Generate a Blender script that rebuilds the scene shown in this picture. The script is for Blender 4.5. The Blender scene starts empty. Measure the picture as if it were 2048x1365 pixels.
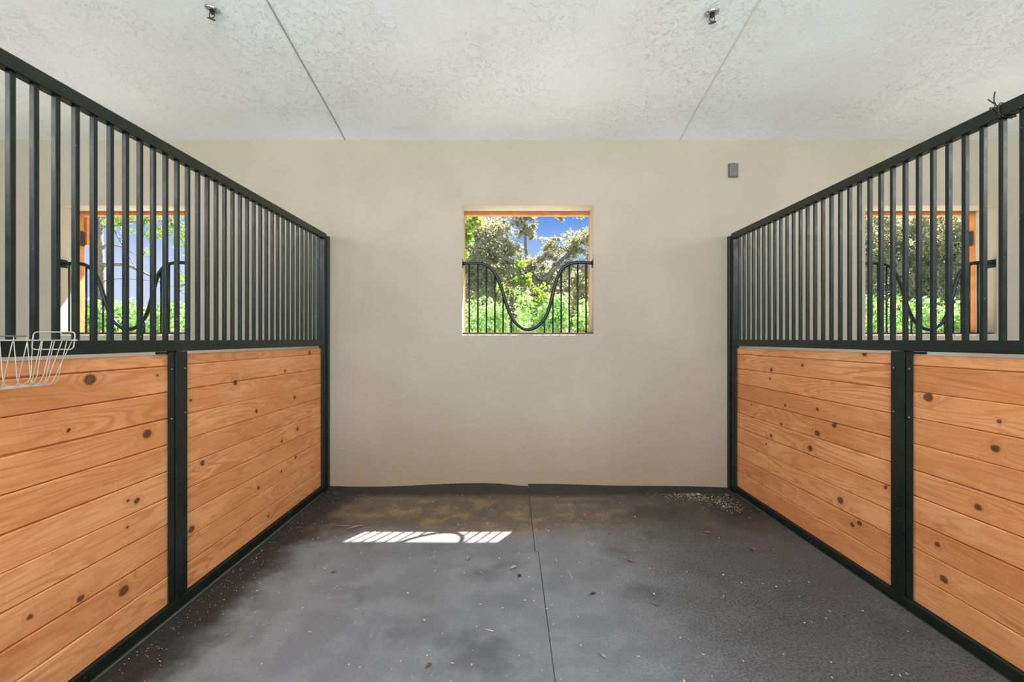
import bpy, math, random
from mathutils import Vector, Matrix
R = random.Random(7)
SC = bpy.context.scene
COL = SC.collection
PI = math.pi

# ------------------------------------------------------------------ camera
FPX = 910.0            # focal length in pixels of the 2048 px frame (16 mm lens)
CZ = 1.3365            # eye height
cam_d = bpy.data.cameras.new('camera'); cam = bpy.data.objects.new('camera', cam_d); COL.objects.link(cam)
cam.location = (0, 0, CZ); cam.rotation_euler = (PI/2, 0, 0)
cam_d.sensor_width = 36; cam_d.lens = FPX*36/2048
cam_d.shift_x = 2/2048; cam_d.shift_y = -3.5/2048
cam_d.clip_start = 0.05; cam_d.clip_end = 500
SC.camera = cam

# ------------------------------------------------------------------ sky
W = bpy.data.worlds.new('sky'); SC.world = W; W.use_nodes = True
wn = W.node_tree.nodes; wl = W.node_tree.links; wn.clear()
wo = wn.new('ShaderNodeOutputWorld'); wb = wn.new('ShaderNodeBackground')
tc = wn.new('ShaderNodeTexCoord'); sx = wn.new('ShaderNodeSeparateXYZ'); cr = wn.new('ShaderNodeValToRGB')
wl.new(tc.outputs['Generated'], sx.inputs[0]); wl.new(sx.outputs['Z'], cr.inputs[0])
cr.color_ramp.elements[0].position = 0.0; cr.color_ramp.elements[0].color = (.68, .78, .99, 1)
cr.color_ramp.elements[1].position = .9; cr.color_ramp.elements[1].color = (.10, .26, .80, 1)
e = cr.color_ramp.elements.new(.13); e.color = (.60, .72, .98, 1)
e = cr.color_ramp.elements.new(.26); e.color = (.13, .34, .86, 1)
wl.new(cr.outputs[0], wb.inputs['Color']); wb.inputs['Strength'].default_value = 1.0
wl.new(wb.outputs[0], wo.inputs['Surface'])

# ------------------------------------------------------------------ sun and added fill lights
sd = bpy.data.lights.new('sun', 'SUN'); sd.energy = 30; sd.angle = math.radians(.53); sd.color = (1, .95, .86)
sun = bpy.data.objects.new('sun', sd); COL.objects.link(sun)
SUND = Vector((.606, 1, 1.452)).normalized()
sun.rotation_euler = SUND.to_track_quat('Z', 'Y').to_euler(); sun.location = (8, 14, 20)
def area(name, loc, aim, sx_, sy_, w, color):
    d = bpy.data.lights.new(name, 'AREA'); d.shape = 'RECTANGLE'; d.size = sx_; d.size_y = sy_; d.energy = w; d.color = color
    o = bpy.data.objects.new(name, d); COL.objects.link(o); o.location = loc
    o.rotation_euler = (Vector(loc)-Vector(aim)).to_track_quat('Z', 'Y').to_euler(); return o
area('aisle_fill', (0.2, -1.5, 3.5), (0.2, 2.0, 0.9), 3.6, 1.0, 145, (1, .97, .94))  # unseen fill added behind the camera to brighten the stall
area('side_fill', (-4.3, 0.2, 2.9), (-3.6, 3.6, 2.2), 2.2, .8, 62, (1, .97, .93))  # added fill for the wall seen through the left bars
area('side_fill', (4.6, 0.2, 2.9), (3.9, 3.6, 2.2), 2.2, .8, 62, (1, .97, .93))  # matching added fill on the right
area('ceiling_fill', (0.2, -1.2, 2.3), (0.2, 2.0, 3.6), 5.0, .5, 165, (.90, .94, 1))  # unseen fill aimed upward, added to lift the ceiling

vs = SC.view_settings
vs.view_transform = 'Standard'; vs.look = 'None'; vs.gamma = 1; vs.use_curve_mapping = False; vs.exposure = -0.06
SC.display_settings.display_device = 'sRGB'
SC.cycles.max_bounces = 10; SC.cycles.diffuse_bounces = 6; SC.cycles.transparent_max_bounces = 12
SC.cycles.sample_clamp_indirect = 6

# ------------------------------------------------------------------ pixel helpers (2048 x 1365 frame)
PX, PY = 1022.0, 679.0
def on_y(px, py, Y): return Vector(((px-PX)*Y/FPX, Y, CZ-(py-PY)*Y/FPX))
def on_floor(px, py, z=0.0):
    Y = FPX*(CZ-z)/(py-PY); return Vector(((px-PX)*Y/FPX, Y, z))
def on_x(px, py, X):
    Y = FPX*X/(px-PX); return Vector((X, Y, CZ-(py-PY)*Y/FPX))

# ------------------------------------------------------------------ node helpers
class NT:
    def __init__(s, name):
        s.m = bpy.data.materials.new(name); s.m.use_nodes = True
        s.n = s.m.node_tree.nodes; s.l = s.m.node_tree.links
        s.b = s.n['Principled BSDF']
    def N(s, t, **kw):
        x = s.n.new(t)
        for k, v in kw.items(): setattr(x, k, v)
        return x
    def L(s, a, b): s.l.new(a, b)
    def put(s, sock, v):
        if isinstance(v, bpy.types.NodeSocket): s.L(v, sock)
        elif v is not None: sock.default_value = v
    def math(s, op, a, b=None, c=None, clamp=False):
        x = s.N('ShaderNodeMath', operation=op); x.use_clamp = clamp
        s.put(x.inputs[0], a); s.put(x.inputs[1], b); s.put(x.inputs[2], c); return x.outputs[0]
    def vmath(s, op, a, b=None):
        x = s.N('ShaderNodeVectorMath', operation=op)
        s.put(x.inputs[0], a); s.put(x.inputs[1], b)
        return x.outputs['Value'] if op in ('LENGTH', 'DISTANCE', 'DOT_PRODUCT') else x.outputs[0]
    def comb(s, x_, y_, z_):
        x = s.N('ShaderNodeCombineXYZ'); s.put(x.inputs[0], x_); s.put(x.inputs[1], y_); s.put(x.inputs[2], z_); return x.outputs[0]
    def sep(s, v):
        x = s.N('ShaderNodeSeparateXYZ'); s.L(v, x.inputs[0]); return x.outputs
    def noise(s, vec, scale=5, detail=2, rough=.5, dist=0.0):
        x = s.N('ShaderNodeTexNoise'); s.put(x.inputs['Vector'], vec)
        x.inputs['Scale'].default_value = scale; x.inputs['Detail'].default_value = detail
        x.inputs['Roughness'].default_value = rough; x.inputs['Distortion'].default_value = dist
        return x.outputs['Fac']
    def rng(s, v, a, b, c=0.0, d=1.0, smooth=True):
        x = s.N('ShaderNodeMapRange'); x.interpolation_type = 'SMOOTHSTEP' if smooth else 'LINEAR'
        s.put(x.inputs[0], v)
        for i, q in enumerate((a, b, c, d)): s.put(x.inputs[1+i], q)
        return x.outputs[0]
    def mix(s, f, a, b, mode='MIX'):
        x = s.N('ShaderNodeMix', data_type='RGBA', blend_type=mode)
        s.put(x.inputs[0], f); s.put(x.inputs[6], a if isinstance(a, bpy.types.NodeSocket) else (*a, 1) if len(a) == 3 else a)
        s.put(x.inputs[7], b if isinstance(b, bpy.types.NodeSocket) else (*b, 1) if len(b) == 3 else b); return x.outputs[2]
    def pos(s): return s.N('ShaderNodeNewGeometry').outputs['Position']
    def attr(s, name):
        x = s.N('ShaderNodeAttribute', attribute_name=name); return x.outputs['Vector']
    def bump(s, h, strength=.3, dist=.01, prev=None):
        x = s.N('ShaderNodeBump'); x.inputs['Strength'].default_value = strength; x.inputs['Distance'].default_value = dist
        s.L(h, x.inputs['Height'])
        if prev is not None: s.L(prev, x.inputs['Normal'])
        return x.outputs[0]
    def out(s, color=None, rough=None, normal=None, metal=None, spec=None):
        s.put(s.b.inputs['Base Color'], (*color, 1) if isinstance(color, tuple) else color)
        s.put(s.b.inputs['Roughness'], rough); s.put(s.b.inputs['Metallic'], metal)
        s.put(s.b.inputs['Specular IOR Level'], spec)
        if normal is not None: s.L(normal, s.b.inputs['Normal'])
        return s.m

# ------------------------------------------------------------------ materials
def mat_wall():
    t = NT('cream stucco'); p = t.pos(); x, y, z = t.sep(p)
    big = t.noise(p, 1.3, 3, .6)
    col = t.mix(t.rng(big, .35, .7), (.375, .333, .262), (.41, .367, .295))
    # dirty splashes low on the wall and rubbed vertical streaks
    st = t.noise(t.comb(t.math('MULTIPLY', x, 6), y, t.math('MULTIPLY', z, .8)), 1.6, 4, .6)
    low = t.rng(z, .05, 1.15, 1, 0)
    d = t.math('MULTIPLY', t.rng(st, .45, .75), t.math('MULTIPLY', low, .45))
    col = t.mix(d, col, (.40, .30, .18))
    low_shade = t.math('MULTIPLY', t.rng(z, .0, .85, 1, 0), .5)  # smooth darkening toward the floor: light falloff painted into the wall colour
    col = t.mix(low_shade, col, (.30, .20, .105))
    st2 = t.noise(t.comb(t.math('MULTIPLY', x, 9), 3.1, t.math('MULTIPLY', z, .5)), 1.5, 3, .6)
    reg = t.math('MULTIPLY', t.rng(x, -1.7, -.7, 1, 0), t.math('MULTIPLY', t.rng(z, 1.2, 1.45), t.rng(z, 2.1, 2.35, 1, 0)))
    col = t.mix(t.math('MULTIPLY', t.rng(st2, .42, .65), t.math('MULTIPLY', reg, .35)), col, (.36, .30, .22))
    # scratches and specks
    wv = t.noise(t.comb(t.math('ADD', x, t.math('MULTIPLY', z, .7)), 0.3, t.math('MULTIPLY', z, .22)), 22, 2, .5, .6)
    sc = t.math('MULTIPLY', t.rng(wv, .735, .76), t.rng(z, .0, 1.7, .5, 0))
    col = t.mix(sc, col, (.26, .20, .13))
    vo = t.N('ShaderNodeTexVoronoi'); vo.inputs['Scale'].default_value = 9; t.L(p, vo.inputs['Vector'])
    sp = t.math('MULTIPLY', t.rng(vo.outputs['Distance'], .035, .06, 1, 0), t.math('MULTIPLY', t.rng(z, .1, 1.4, .7, 0), t.rng(t.noise(p, 2.3), .5, .6)))
    col = t.mix(sp, col, (.16, .11, .07))
    bmp = t.bump(t.noise(p, 7, 4, .55), .25, .02)
    bmp = t.bump(t.noise(p, 60, 3, .6), .12, .003, bmp)
    return t.out(col, .75, bmp, spec=.25)
def mat_ceiling():
    t = NT('knockdown ceiling plaster'); p = t.pos(); x, y, z = t.sep(p)
    q = t.comb(x, y, 0.0)
    msk = t.rng(t.noise(q, 1.1, 2, .5), .38, .62)
    wv = t.noise(q, 7, 2, .5)
    dq = t.vmath('ADD', q, t.vmath('SCALE', t.comb(wv, t.noise(q, 5.5, 2), 0.0), None))
    n1 = t.noise(q, 11, 7, .70, .8)
    n2 = t.noise(q, 26, 4, .6, .8)
    line = t.math('ABSOLUTE', t.math('SUBTRACT', n1, .52))
    crease = t.math('MULTIPLY', t.rng(line, .0, .011, 1, 0), t.rng(n2, .46, .55))
    crease = t.math('MULTIPLY', crease, t.math('ADD', t.math('MULTIPLY', msk, .8), .2))
    crease = t.math('MULTIPLY', crease, t.rng(y, 3.75, 3.98, 1, .1))
    h = t.math('SUBTRACT', t.math('MULTIPLY', t.rng(n1, .40, .54), .6), crease)
    col = t.mix(t.rng(t.noise(q, .9, 3, .6), .35, .65), (.79, .795, .805), (.85, .865, .895))
    col = t.mix(t.math('MULTIPLY', crease, .70), col, (.33, .33, .32))
    b = t.bump(t.math('MULTIPLY', h, t.math('ADD', t.math('MULTIPLY', msk, .75), .25)), .5, .008); b = t.bump(n2, .10, .004, b)
    return t.out(col, .8, b, spec=.2)
def mat_rubber():
    t = NT('dusty black rubber'); p = t.pos(); x, y, z = t.sep(p)
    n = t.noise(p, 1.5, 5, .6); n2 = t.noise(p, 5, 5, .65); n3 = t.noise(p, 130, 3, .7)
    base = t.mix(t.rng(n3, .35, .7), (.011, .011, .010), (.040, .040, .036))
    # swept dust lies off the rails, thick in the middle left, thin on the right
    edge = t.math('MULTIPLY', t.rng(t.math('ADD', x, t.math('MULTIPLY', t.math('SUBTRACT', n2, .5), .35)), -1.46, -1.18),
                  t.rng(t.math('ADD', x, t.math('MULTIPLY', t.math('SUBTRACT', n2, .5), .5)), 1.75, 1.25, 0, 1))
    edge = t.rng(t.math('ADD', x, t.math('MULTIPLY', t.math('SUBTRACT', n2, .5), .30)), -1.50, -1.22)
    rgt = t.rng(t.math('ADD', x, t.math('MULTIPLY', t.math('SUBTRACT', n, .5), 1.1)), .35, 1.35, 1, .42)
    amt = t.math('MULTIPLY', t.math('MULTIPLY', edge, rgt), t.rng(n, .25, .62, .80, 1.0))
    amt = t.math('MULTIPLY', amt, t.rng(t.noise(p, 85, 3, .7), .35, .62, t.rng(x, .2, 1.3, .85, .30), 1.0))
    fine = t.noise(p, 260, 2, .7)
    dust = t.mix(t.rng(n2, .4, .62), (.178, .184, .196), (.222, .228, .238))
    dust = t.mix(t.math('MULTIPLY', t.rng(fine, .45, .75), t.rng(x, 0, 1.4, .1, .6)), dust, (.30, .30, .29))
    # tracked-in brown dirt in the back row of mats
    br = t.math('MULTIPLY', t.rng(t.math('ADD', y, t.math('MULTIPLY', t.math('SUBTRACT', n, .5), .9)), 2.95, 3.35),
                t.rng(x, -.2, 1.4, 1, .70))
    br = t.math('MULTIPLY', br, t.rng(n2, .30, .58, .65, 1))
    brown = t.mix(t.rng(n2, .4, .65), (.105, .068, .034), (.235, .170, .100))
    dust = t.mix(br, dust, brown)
    corner = t.math('MAXIMUM', t.rng(y, 3.1, 3.6, 1, 0), t.rng(t.math('ADD', t.math('ABSOLUTE', t.math('SUBTRACT', x, .16)), t.math('MULTIPLY', t.math('SUBTRACT', n, .5), .8)), 1.30, 1.62, 1, .12))  # dust fades out toward the back corners: light falloff painted into the colour
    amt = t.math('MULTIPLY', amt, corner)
    wallb = t.rng(t.math('ADD', y, t.math('MULTIPLY', t.math('SUBTRACT', n2, .5), .25)), 3.80, 3.95, 1, .10)  # same painted falloff in a strip along the back wall
    gap_shade = t.math('MULTIPLY', t.rng(t.noise(t.vmath('ADD', p, (5.3, 2.2, 0)), 1.8, 4, .6), .54, .68, 1, .62), wallb)  # random thin spots in the dust, times the painted wall strip
    col = t.mix(t.math('MULTIPLY', amt, gap_shade), base, dust)
    b = t.bump(n3, .35, .002); b = t.bump(t.noise(p, 4, 3), .25, .012, b)
    return t.out(col, t.rng(n2, .35, .65, .55, .75), b, spec=.32)
def mat_metal():
    t = NT('dark green painted steel'); p = t.pos()
    n = t.noise(p, 14, 4, .6)
    col = t.mix(t.rng(n, .35, .7), (.0065, .0115, .009), (.012, .019, .015))
    vo = t.N('ShaderNodeTexVoronoi'); vo.inputs['Scale'].default_value = 28; t.L(p, vo.inputs['Vector'])
    sp = t.math('MULTIPLY', t.rng(vo.outputs['Distance'], .05, .085, 1, 0), t.rng(t.noise(p, 4, 2), .52, .62, 0, .6))
    col = t.mix(sp, col, (.35, .37, .34))
    return t.out(col, t.rng(n, .3, .7, .27, .42), t.bump(t.noise(p, 40, 3), .08, .002), spec=.36)
def mat_wood(name, knots, a=(.80, .355, .142), b=(.50, .172, .052)):
    t = NT(name); g = t.attr('gc'); u, v, bid = t.sep(g)
    core = None; halo = None
    uv = t.comb(u, v, 0.0)
    wob = t.math('MULTIPLY', t.math('SUBTRACT', t.noise(uv, 45, 3, .6), .5), .016)
    uvw = t.comb(t.math('ADD', u, wob), t.math('SUBTRACT', v, t.math('MULTIPLY', wob, .8)), 0.0)
    for (ku, kv, ru, rv) in knots:
        d = t.vmath('LENGTH', t.vmath('MULTIPLY', t.vmath('SUBTRACT', uvw, (ku, kv, 0)), (1/ru, 1/rv, 0)))
        c = t.rng(d, .75, 1.25, 1, 0); h = t.rng(d, .6, 3.6, 1, 0)
        core = c if core is None else t.math('MAXIMUM', core, c)
        halo = h if halo is None else t.math('ADD', halo, h)
    b7 = t.math('MULTIPLY', bid, 7.31)
    low = t.noise(t.comb(t.math('MULTIPLY', u, .75), t.math('MULTIPLY', v, 7.5), b7), 1.0, 2, .45)
    ph = t.math('ADD', t.math('MULTIPLY', low, 105), t.math('MULTIPLY', halo, 9))
    ph = t.math('ADD', ph, t.math('MULTIPLY', t.noise(t.comb(t.math('MULTIPLY', u, 7), t.math('MULTIPLY', v, 60), b7), 1.0, 2), 2.0))
    ring = t.math('SINE', ph)
    ring = t.rng(ring, -.1, 1.0)
    fib = t.noise(t.comb(t.math('MULTIPLY', u, 10), t.math('MULTIPLY', v, 330), b7), 1.0, 3, .6)
    tone = t.N('ShaderNodeTexWhiteNoise', noise_dimensions='1D'); t.L(bid, tone.inputs['W'])
    col = t.mix(t.rng(tone.outputs['Value'], 0, 1, 0, 1, False), a, tuple(q*m for q, m in zip(a, (.80, .70, .60))))
    col = t.mix(t.rng(t.noise(t.comb(t.math('MULTIPLY', u, 1.7), t.math('MULTIPLY', v, 6), b7), 1.0, 3, .6), .4, .7, 0, .55), col, tuple(min(1, q*m) for q, m in zip(a, (1.15, 1.35, 1.5))))
    col = t.mix(t.math('MULTIPLY', ring, t.rng(t.noise(t.comb(t.math('MULTIPLY', u, 1.3), t.math('MULTIPLY', v, 4), b7), 1.0, 2), .35, .65, .22, .62)), col, b)
    col = t.mix(t.rng(fib, .45, .75, 0, .50), col, b)
    scr = t.noise(t.comb(t.math('MULTIPLY', u, 70), t.math('MULTIPLY', v, 9), 2.0), 1.0, 4, .65)
    col = t.mix(t.math('MULTIPLY', t.rng(scr, .62, .72), t.rng(t.noise(uv, 2.2, 2), .48, .62, 0, .45)), col, (.90, .62, .42))
    if core is not None:
        col = t.mix(t.math('MULTIPLY', t.math('MINIMUM', halo, 1.0), .30), col, b)
        kn = t.mix(t.rng(t.noise(uv, 60, 2), .4, .6), (.13, .042, .014), (.045, .016, .007))
        col = t.mix(t.math('MULTIPLY', core, .88), col, kn)
    bm = t.bump(t.math('ADD', fib, t.math('MULTIPLY', ring, .5)), .15, .0015)
    return t.out(col, .55, bm, spec=.35)
def mat_flat(name, col, rough=.5, metal=0.0, var=.12, scale=30, spec=.5):
    t = NT(name); p = t.pos(); n = t.noise(p, scale, 3, .6)
    c = t.mix(t.rng(n, .3, .7), tuple(q*(1-var) for q in col), tuple(min(1, q*(1+var)) for q in col))
    return t.out(c, rough, None, metal, spec)
def mat_leaf(name, c1, c2, tr, scale=3.0, rough=.45, tmix=.45):
    m = bpy.data.materials.new(name); m.use_nodes = True; n = m.node_tree.nodes; l = m.node_tree.links
    b = n['Principled BSDF']; o = n['Material Output']
    g = n.new('ShaderNodeNewGeometry'); nz = n.new('ShaderNodeTexNoise'); nz.inputs['Scale'].default_value = scale; nz.inputs['Detail'].default_value = 4
    l.new(g.outputs['Position'], nz.inputs['Vector'])
    r = n.new('ShaderNodeMapRange'); r.inputs[1].default_value = .35; r.inputs[2].default_value = .65; l.new(nz.outputs['Fac'], r.inputs[0])
    mx = n.new('ShaderNodeMix'); mx.data_type = 'RGBA'; l.new(r.outputs[0], mx.inputs[0]); mx.inputs[6].default_value = (*c1, 1); mx.inputs[7].default_value = (*c2, 1)
    l.new(mx.outputs[2], b.inputs['Base Color']); b.inputs['Roughness'].default_value = rough
    t = n.new('ShaderNodeBsdfTranslucent'); m2 = n.new('ShaderNodeMix'); m2.data_type = 'RGBA'; m2.blend_type = 'MULTIPLY'; m2.inputs[0].default_value = 1
    l.new(mx.outputs[2], m2.inputs[6]); m2.inputs[7].default_value = (*tr, 1); l.new(m2.outputs[2], t.inputs['Color'])
    ms = n.new('ShaderNodeMixShader'); ms.inputs[0].default_value = tmix
    l.new(b.outputs[0], ms.inputs[1]); l.new(t.outputs[0], ms.inputs[2]); l.new(ms.outputs[0], o.inputs['Surface']); return m
M = dict(
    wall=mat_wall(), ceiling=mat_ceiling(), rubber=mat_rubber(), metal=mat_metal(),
    frame=mat_flat('orange stained timber', (.48, .175, .045), .5, 0, .18, 12),
    wire=mat_flat('white coated wire', (.41, .385, .325), .4, 0, .06),
    grey=mat_flat('grey box plastic', (.105, .10, .097), .55, 0, .08, 20),
    bolt=mat_flat('scuffed steel bolt', (.20, .20, .19), .35, .8, .1),
    chrome=mat_flat('dull chrome', (.42, .41, .39), .25, .9, .1),
    dark=mat_flat('dark bronze', (.035, .033, .028), .45, .3, .2, 60),
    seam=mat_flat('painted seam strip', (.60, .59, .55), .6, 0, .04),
    seamd=mat_flat('darker seam strip', (.33, .32, .29), .7, 0, .05),  # darker tone of the left ceiling strip
    blackwire=mat_flat('black binding wire', (.012, .014, .012), .5, 0, .1),
    concrete=mat_flat('concrete', (.24, .235, .22), .85, 0, .15, 6),
    bounce_ground=mat_flat('pale shell gravel', (.84, .83, .80), .9, 0, .08, 25),  # bright surface for the added sun-bounce strip
    lawn=mat_flat('lawn grass', (.09, .17, .04), .9, 0, .35, 8),
    plaster=mat_flat('white outside plaster', (.72, .69, .62), .8, 0, .04, 4),
    leafred=mat_flat('dry red leaf', (.24, .075, .045), .6, 0, .25, 90),
    leafbrown=mat_flat('dry brown leaf', (.12, .065, .035), .7, 0, .3, 90),
    leafgrey=mat_flat('dry grey leaf', (.29, .27, .235), .7, 0, .25, 90),
    leafdark=mat_flat('dark rotted leaf', (.03, .025, .02), .7, 0, .3, 90),
    stick=mat_flat('peeled brown bark', (.26, .13, .07), .7, 0, .25, 60),
    straw=mat_flat('pale straw', (.56, .50, .38), .6, 0, .2, 50),
    shav=mat_flat('pale wood shavings', (.52, .46, .34), .7, 0, .3, 40),
    bark=mat_flat('grey bark', (.23, .19, .15), .9, 0, .35, 20),
    oak=mat_leaf('oak foliage', (.335, .335, .24), (.54, .51, .38), (1.0, .98, .72), 5.0, .5, .52),
    bright=mat_leaf('fresh foliage', (.20, .32, .06), (.42, .50, .15), (1.0, 1.05, .55), 3.0, .4, .5),
    hedge=mat_leaf('hedge foliage', (.20, .40, .12), (.46, .62, .30), (1.0, 1.08, .7), 4.0, .4, .5),
    pine=mat_leaf('feathery foliage', (.22, .34, .07), (.38, .50, .13), (1, 1, .5), 3.0, .5, .4),
)

# ------------------------------------------------------------------ mesh helpers
class MB:
    def __init__(s): s.v = []; s.f = []; s.a = []
    def add(s, vs_, fs, a=None):
        o = len(s.v); s.v += [tuple(q) for q in vs_]; s.f += [tuple(i+o for i in f) for f in fs]
        s.a += (a if a else [(0, 0, 0)]*len(vs_))
    def box(s, x0, x1, y0, y1, z0, z1):
        x0, x1 = sorted((x0, x1)); y0, y1 = sorted((y0, y1)); z0, z1 = sorted((z0, z1))
        s.add([(x0, y0, z0), (x1, y0, z0), (x1, y1, z0), (x0, y1, z0), (x0, y0, z1), (x1, y0, z1), (x1, y1, z1), (x0, y1, z1)],
              [(0, 3, 2, 1), (4, 5, 6, 7), (0, 1, 5, 4), (1, 2, 6, 5), (2, 3, 7, 6), (3, 0, 4, 7)])
    def tube(s, pts, r, seg=8, closed=False):
        pts = [Vector(p) for p in pts]; n = len(pts)
        rr = r if isinstance(r, (list, tuple)) else [r]*n
        vs_ = []; up = None
        for i, p in enumerate(pts):
            if closed: d = pts[(i+1) % n]-pts[i-1]
            else: d = (pts[min(i+1, n-1)]-pts[max(i-1, 0)])
            d = d.normalized() if d.length > 1e-9 else Vector((0, 0, 1))
            if up is None:
                up = Vector((0, 0, 1)) if abs(d.z) < .9 else Vector((1, 0, 0))
            a = d.cross(up).normalized(); b = a.cross(d).normalized(); up = b
            for k in range(seg):
                t = 2*PI*k/seg; vs_.append(p+(a*math.cos(t)+b*math.sin(t))*rr[i])
        fs = []
        m = n if closed else n-1
        for i in range(m):
            j = (i+1) % n
            for k in range(seg):
                q = (k+1) % seg; fs.append((i*seg+k, i*seg+q, j*seg+q, j*seg+k))
        if not closed:
            fs.append(tuple(range(seg))[::-1]); fs.append(tuple((n-1)*seg+k for k in range(seg)))
        s.add(vs_, fs)
    def lathe(s, c, prof, seg=20, M_=None):
        vs_ = []; c = Vector(c)
        for r, h in prof:
            for k in range(seg):
                p = Vector((r*math.cos(2*PI*k/seg), r*math.sin(2*PI*k/seg), h))
                if M_: p = M_ @ p
                vs_.append(c+p)
        fs = [(i*seg+k, i*seg+(k+1) % seg, (i+1)*seg+(k+1) % seg, (i+1)*seg+k) for i in range(len(prof)-1) for k in range(seg)]
        s.add(vs_, fs)
    def build(s, name, mat, parent=None, bevel=0, smooth=False, attr=None):
        org = parent_origin(parent)
        me = bpy.data.meshes.new(name)
        me.from_pydata([(x-org.x, y-org.y, z-org.z) for x, y, z in s.v], [], s.f); me.update()
        if attr:
            at = me.attributes.new(attr, 'FLOAT_VECTOR', 'POINT'); at.data.foreach_set('vector', [c for a in s.a for c in a])
        if smooth: me.polygons.foreach_set('use_smooth', [True]*len(me.polygons))
        me.materials.append(mat)
        o = bpy.data.objects.new(name, me); COL.objects.link(o)
        if parent is not None: o.parent = parent
        if bevel:
            bv = o.modifiers.new('bevel', 'BEVEL'); bv.width = bevel; bv.segments = 2; bv.limit_method = 'ANGLE'
        return o
def parent_origin(p):
    v = Vector((0, 0, 0))
    while p is not None: v += p.location; p = p.parent
    return v
def tag(o, label, cat, group=None, kind=None):
    o['label'] = label; o['category'] = cat
    if group: o['group'] = group
    if kind: o['kind'] = kind
    return o
def thing(name, loc, label, cat, group=None):
    o = bpy.data.objects.new(name, None); COL.objects.link(o); o.location = loc; o.empty_display_size = .1
    return tag(o, label, cat, group)
def struct(o, label=None):
    o['kind'] = 'structure'
    if label: o['label'] = label
    return o
def catmull(pts, n=8):
    P = [Vector(p) for p in pts]; P = [P[0]*2-P[1]]+P+[P[-1]*2-P[-2]]; out = []
    for i in range(1, len(P)-2):
        a, b, c, d = P[i-1:i+3]
        for k in range(n):
            t = k/n; out.append(.5*((2*b)+(c-a)*t+(2*a-5*b+4*c-d)*t*t+(3*b-a-3*c+d)*t**3))
    out.append(P[-2]); return out

# ------------------------------------------------------------------ room constants
WY, WT = 4.095, .19                 # inner face and thickness of the back wall
XL, XR = -1.6425, 1.9575            # inner faces of the partitions
PITCH = 3.63
WX0, WX1, WZ0, WZ1 = -.441, .7425, 1.369, 2.5416
FY = .43                            # stall front line
def ceil_z(y):
    z = 3.150+.203*(WY-y)
    if WY-y < .35: z -= .018*((.35-(WY-y))/.35)**2
    return z
X0, X1, YB = -8.2, 8.6, -4.2

# back wall with its three openings, one shell
def wall_back():
    mb = MB(); xs = [X0]
    wins = []
    for k in (-1, 0, 1):
        wins.append((WX0+k*PITCH, WX1+k*PITCH)); xs += [WX0+k*PITCH, WX1+k*PITCH]
    xs.append(X1); top = ceil_z(WY)+.03
    def q(a, b, c, d): mb.add([a, b, c, d], [(0, 1, 2, 3)])
    for yy in (WY, WY+WT):
        for i in range(len(xs)-1):
            a, b = xs[i], xs[i+1]
            hole = any(abs(a-w[0]) < 1e-6 for w in wins)
            zz = [(-.3, WZ0 if yy == WY else WZ0+.030), (WZ1, top)] if hole else [(-.3, top)]
            for z0, z1 in zz: q((a, yy, z0), (b, yy, z0), (b, yy, z1), (a, yy, z1))
    for a, b in wins:
        y0, y1 = WY, WY+WT
        pr = [(y0, WZ0), (y0+.012, WZ0+.014), (y0+.032, WZ0+.020), (y1, WZ0+.030)]
        for (ya, za), (yb, zb) in zip(pr, pr[1:]):
            q((a, ya, za), (b, ya, za), (b, yb, zb), (a, yb, zb))
            for xx in (a, b): q((xx, ya, za), (xx, yb, zb), (xx, yb, WZ1), (xx, ya, WZ1))
        q((a, y0, WZ1), (b, y0, WZ1), (b, y1, WZ1), (a, y1, WZ1))
    q((X0, WY, top), (X1, WY, top), (X1, WY+WT, top), (X0, WY+WT, top))
    q((X0, WY, -.3), (X1, WY, -.3), (X1, WY+WT, -.3), (X0, WY+WT, -.3))
    for xx in (X0, X1): q((xx, WY, -.3), (xx, WY+WT, -.3), (xx, WY+WT, top), (xx, WY, top))
    o = mb.build('wall_back', M['wall'])
    struct(o, 'cream stucco back wall with three square window openings'); return o
wall_back()
for nm, xx in (('wall_left', X0), ('wall_right', X1)):  # end walls out of view, added to contain the light
    mb = MB(); s = -1 if xx < 0 else 1
    ys = [YB, WY]
    mb.add([(xx, YB, -.1), (xx, WY, -.1), (xx, WY, ceil_z(WY)), (xx, YB, ceil_z(YB)), (xx+s*.15, YB, -.1), (xx+s*.15, WY, -.1), (xx+s*.15, WY, ceil_z(WY)), (xx+s*.15, YB, ceil_z(YB))],
           [(0, 1, 2, 3), (4, 7, 6, 5), (0, 4, 5, 1), (1, 5, 6, 2), (2, 6, 7, 3), (3, 7, 4, 0)])
    struct(mb.build(nm, M['wall']), 'unseen cream stucco end wall added to keep light in')
# ceiling slab rising toward the aisle, softly coved at the back wall
mb = MB(); ys = [YB, -2, 0, 2, 3.2, 3.6]+[WY-.35+.35*i/8 for i in range(9)]
vs_ = []; n = len(ys)
for y in ys: vs_ += [(X0-.1, y, ceil_z(y)), (X1+.1, y, ceil_z(y)), (X1+.1, y, ceil_z(y)+.15), (X0-.1, y, ceil_z(y)+.15)]
fs = []
for i in range(n-1):
    for k in range(4):
        j = (k+1) % 4; fs.append((i*4+k, i*4+j, i*4+4+j, i*4+4+k))
fs += [(0, 3, 2, 1), tuple((n-1)*4+k for k in range(4))]
mb.add(vs_, fs); struct(mb.build('ceiling', M['ceiling']), 'white textured plaster ceiling sloping up toward the viewer')
# eave outside the windows
mb = MB(); mb.box(X0-.3, X1+.3, WY+WT, 5.155, 3.13, 3.30); struct(mb.build('trim_1', M['plaster']), 'outside eave over the windows')
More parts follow.
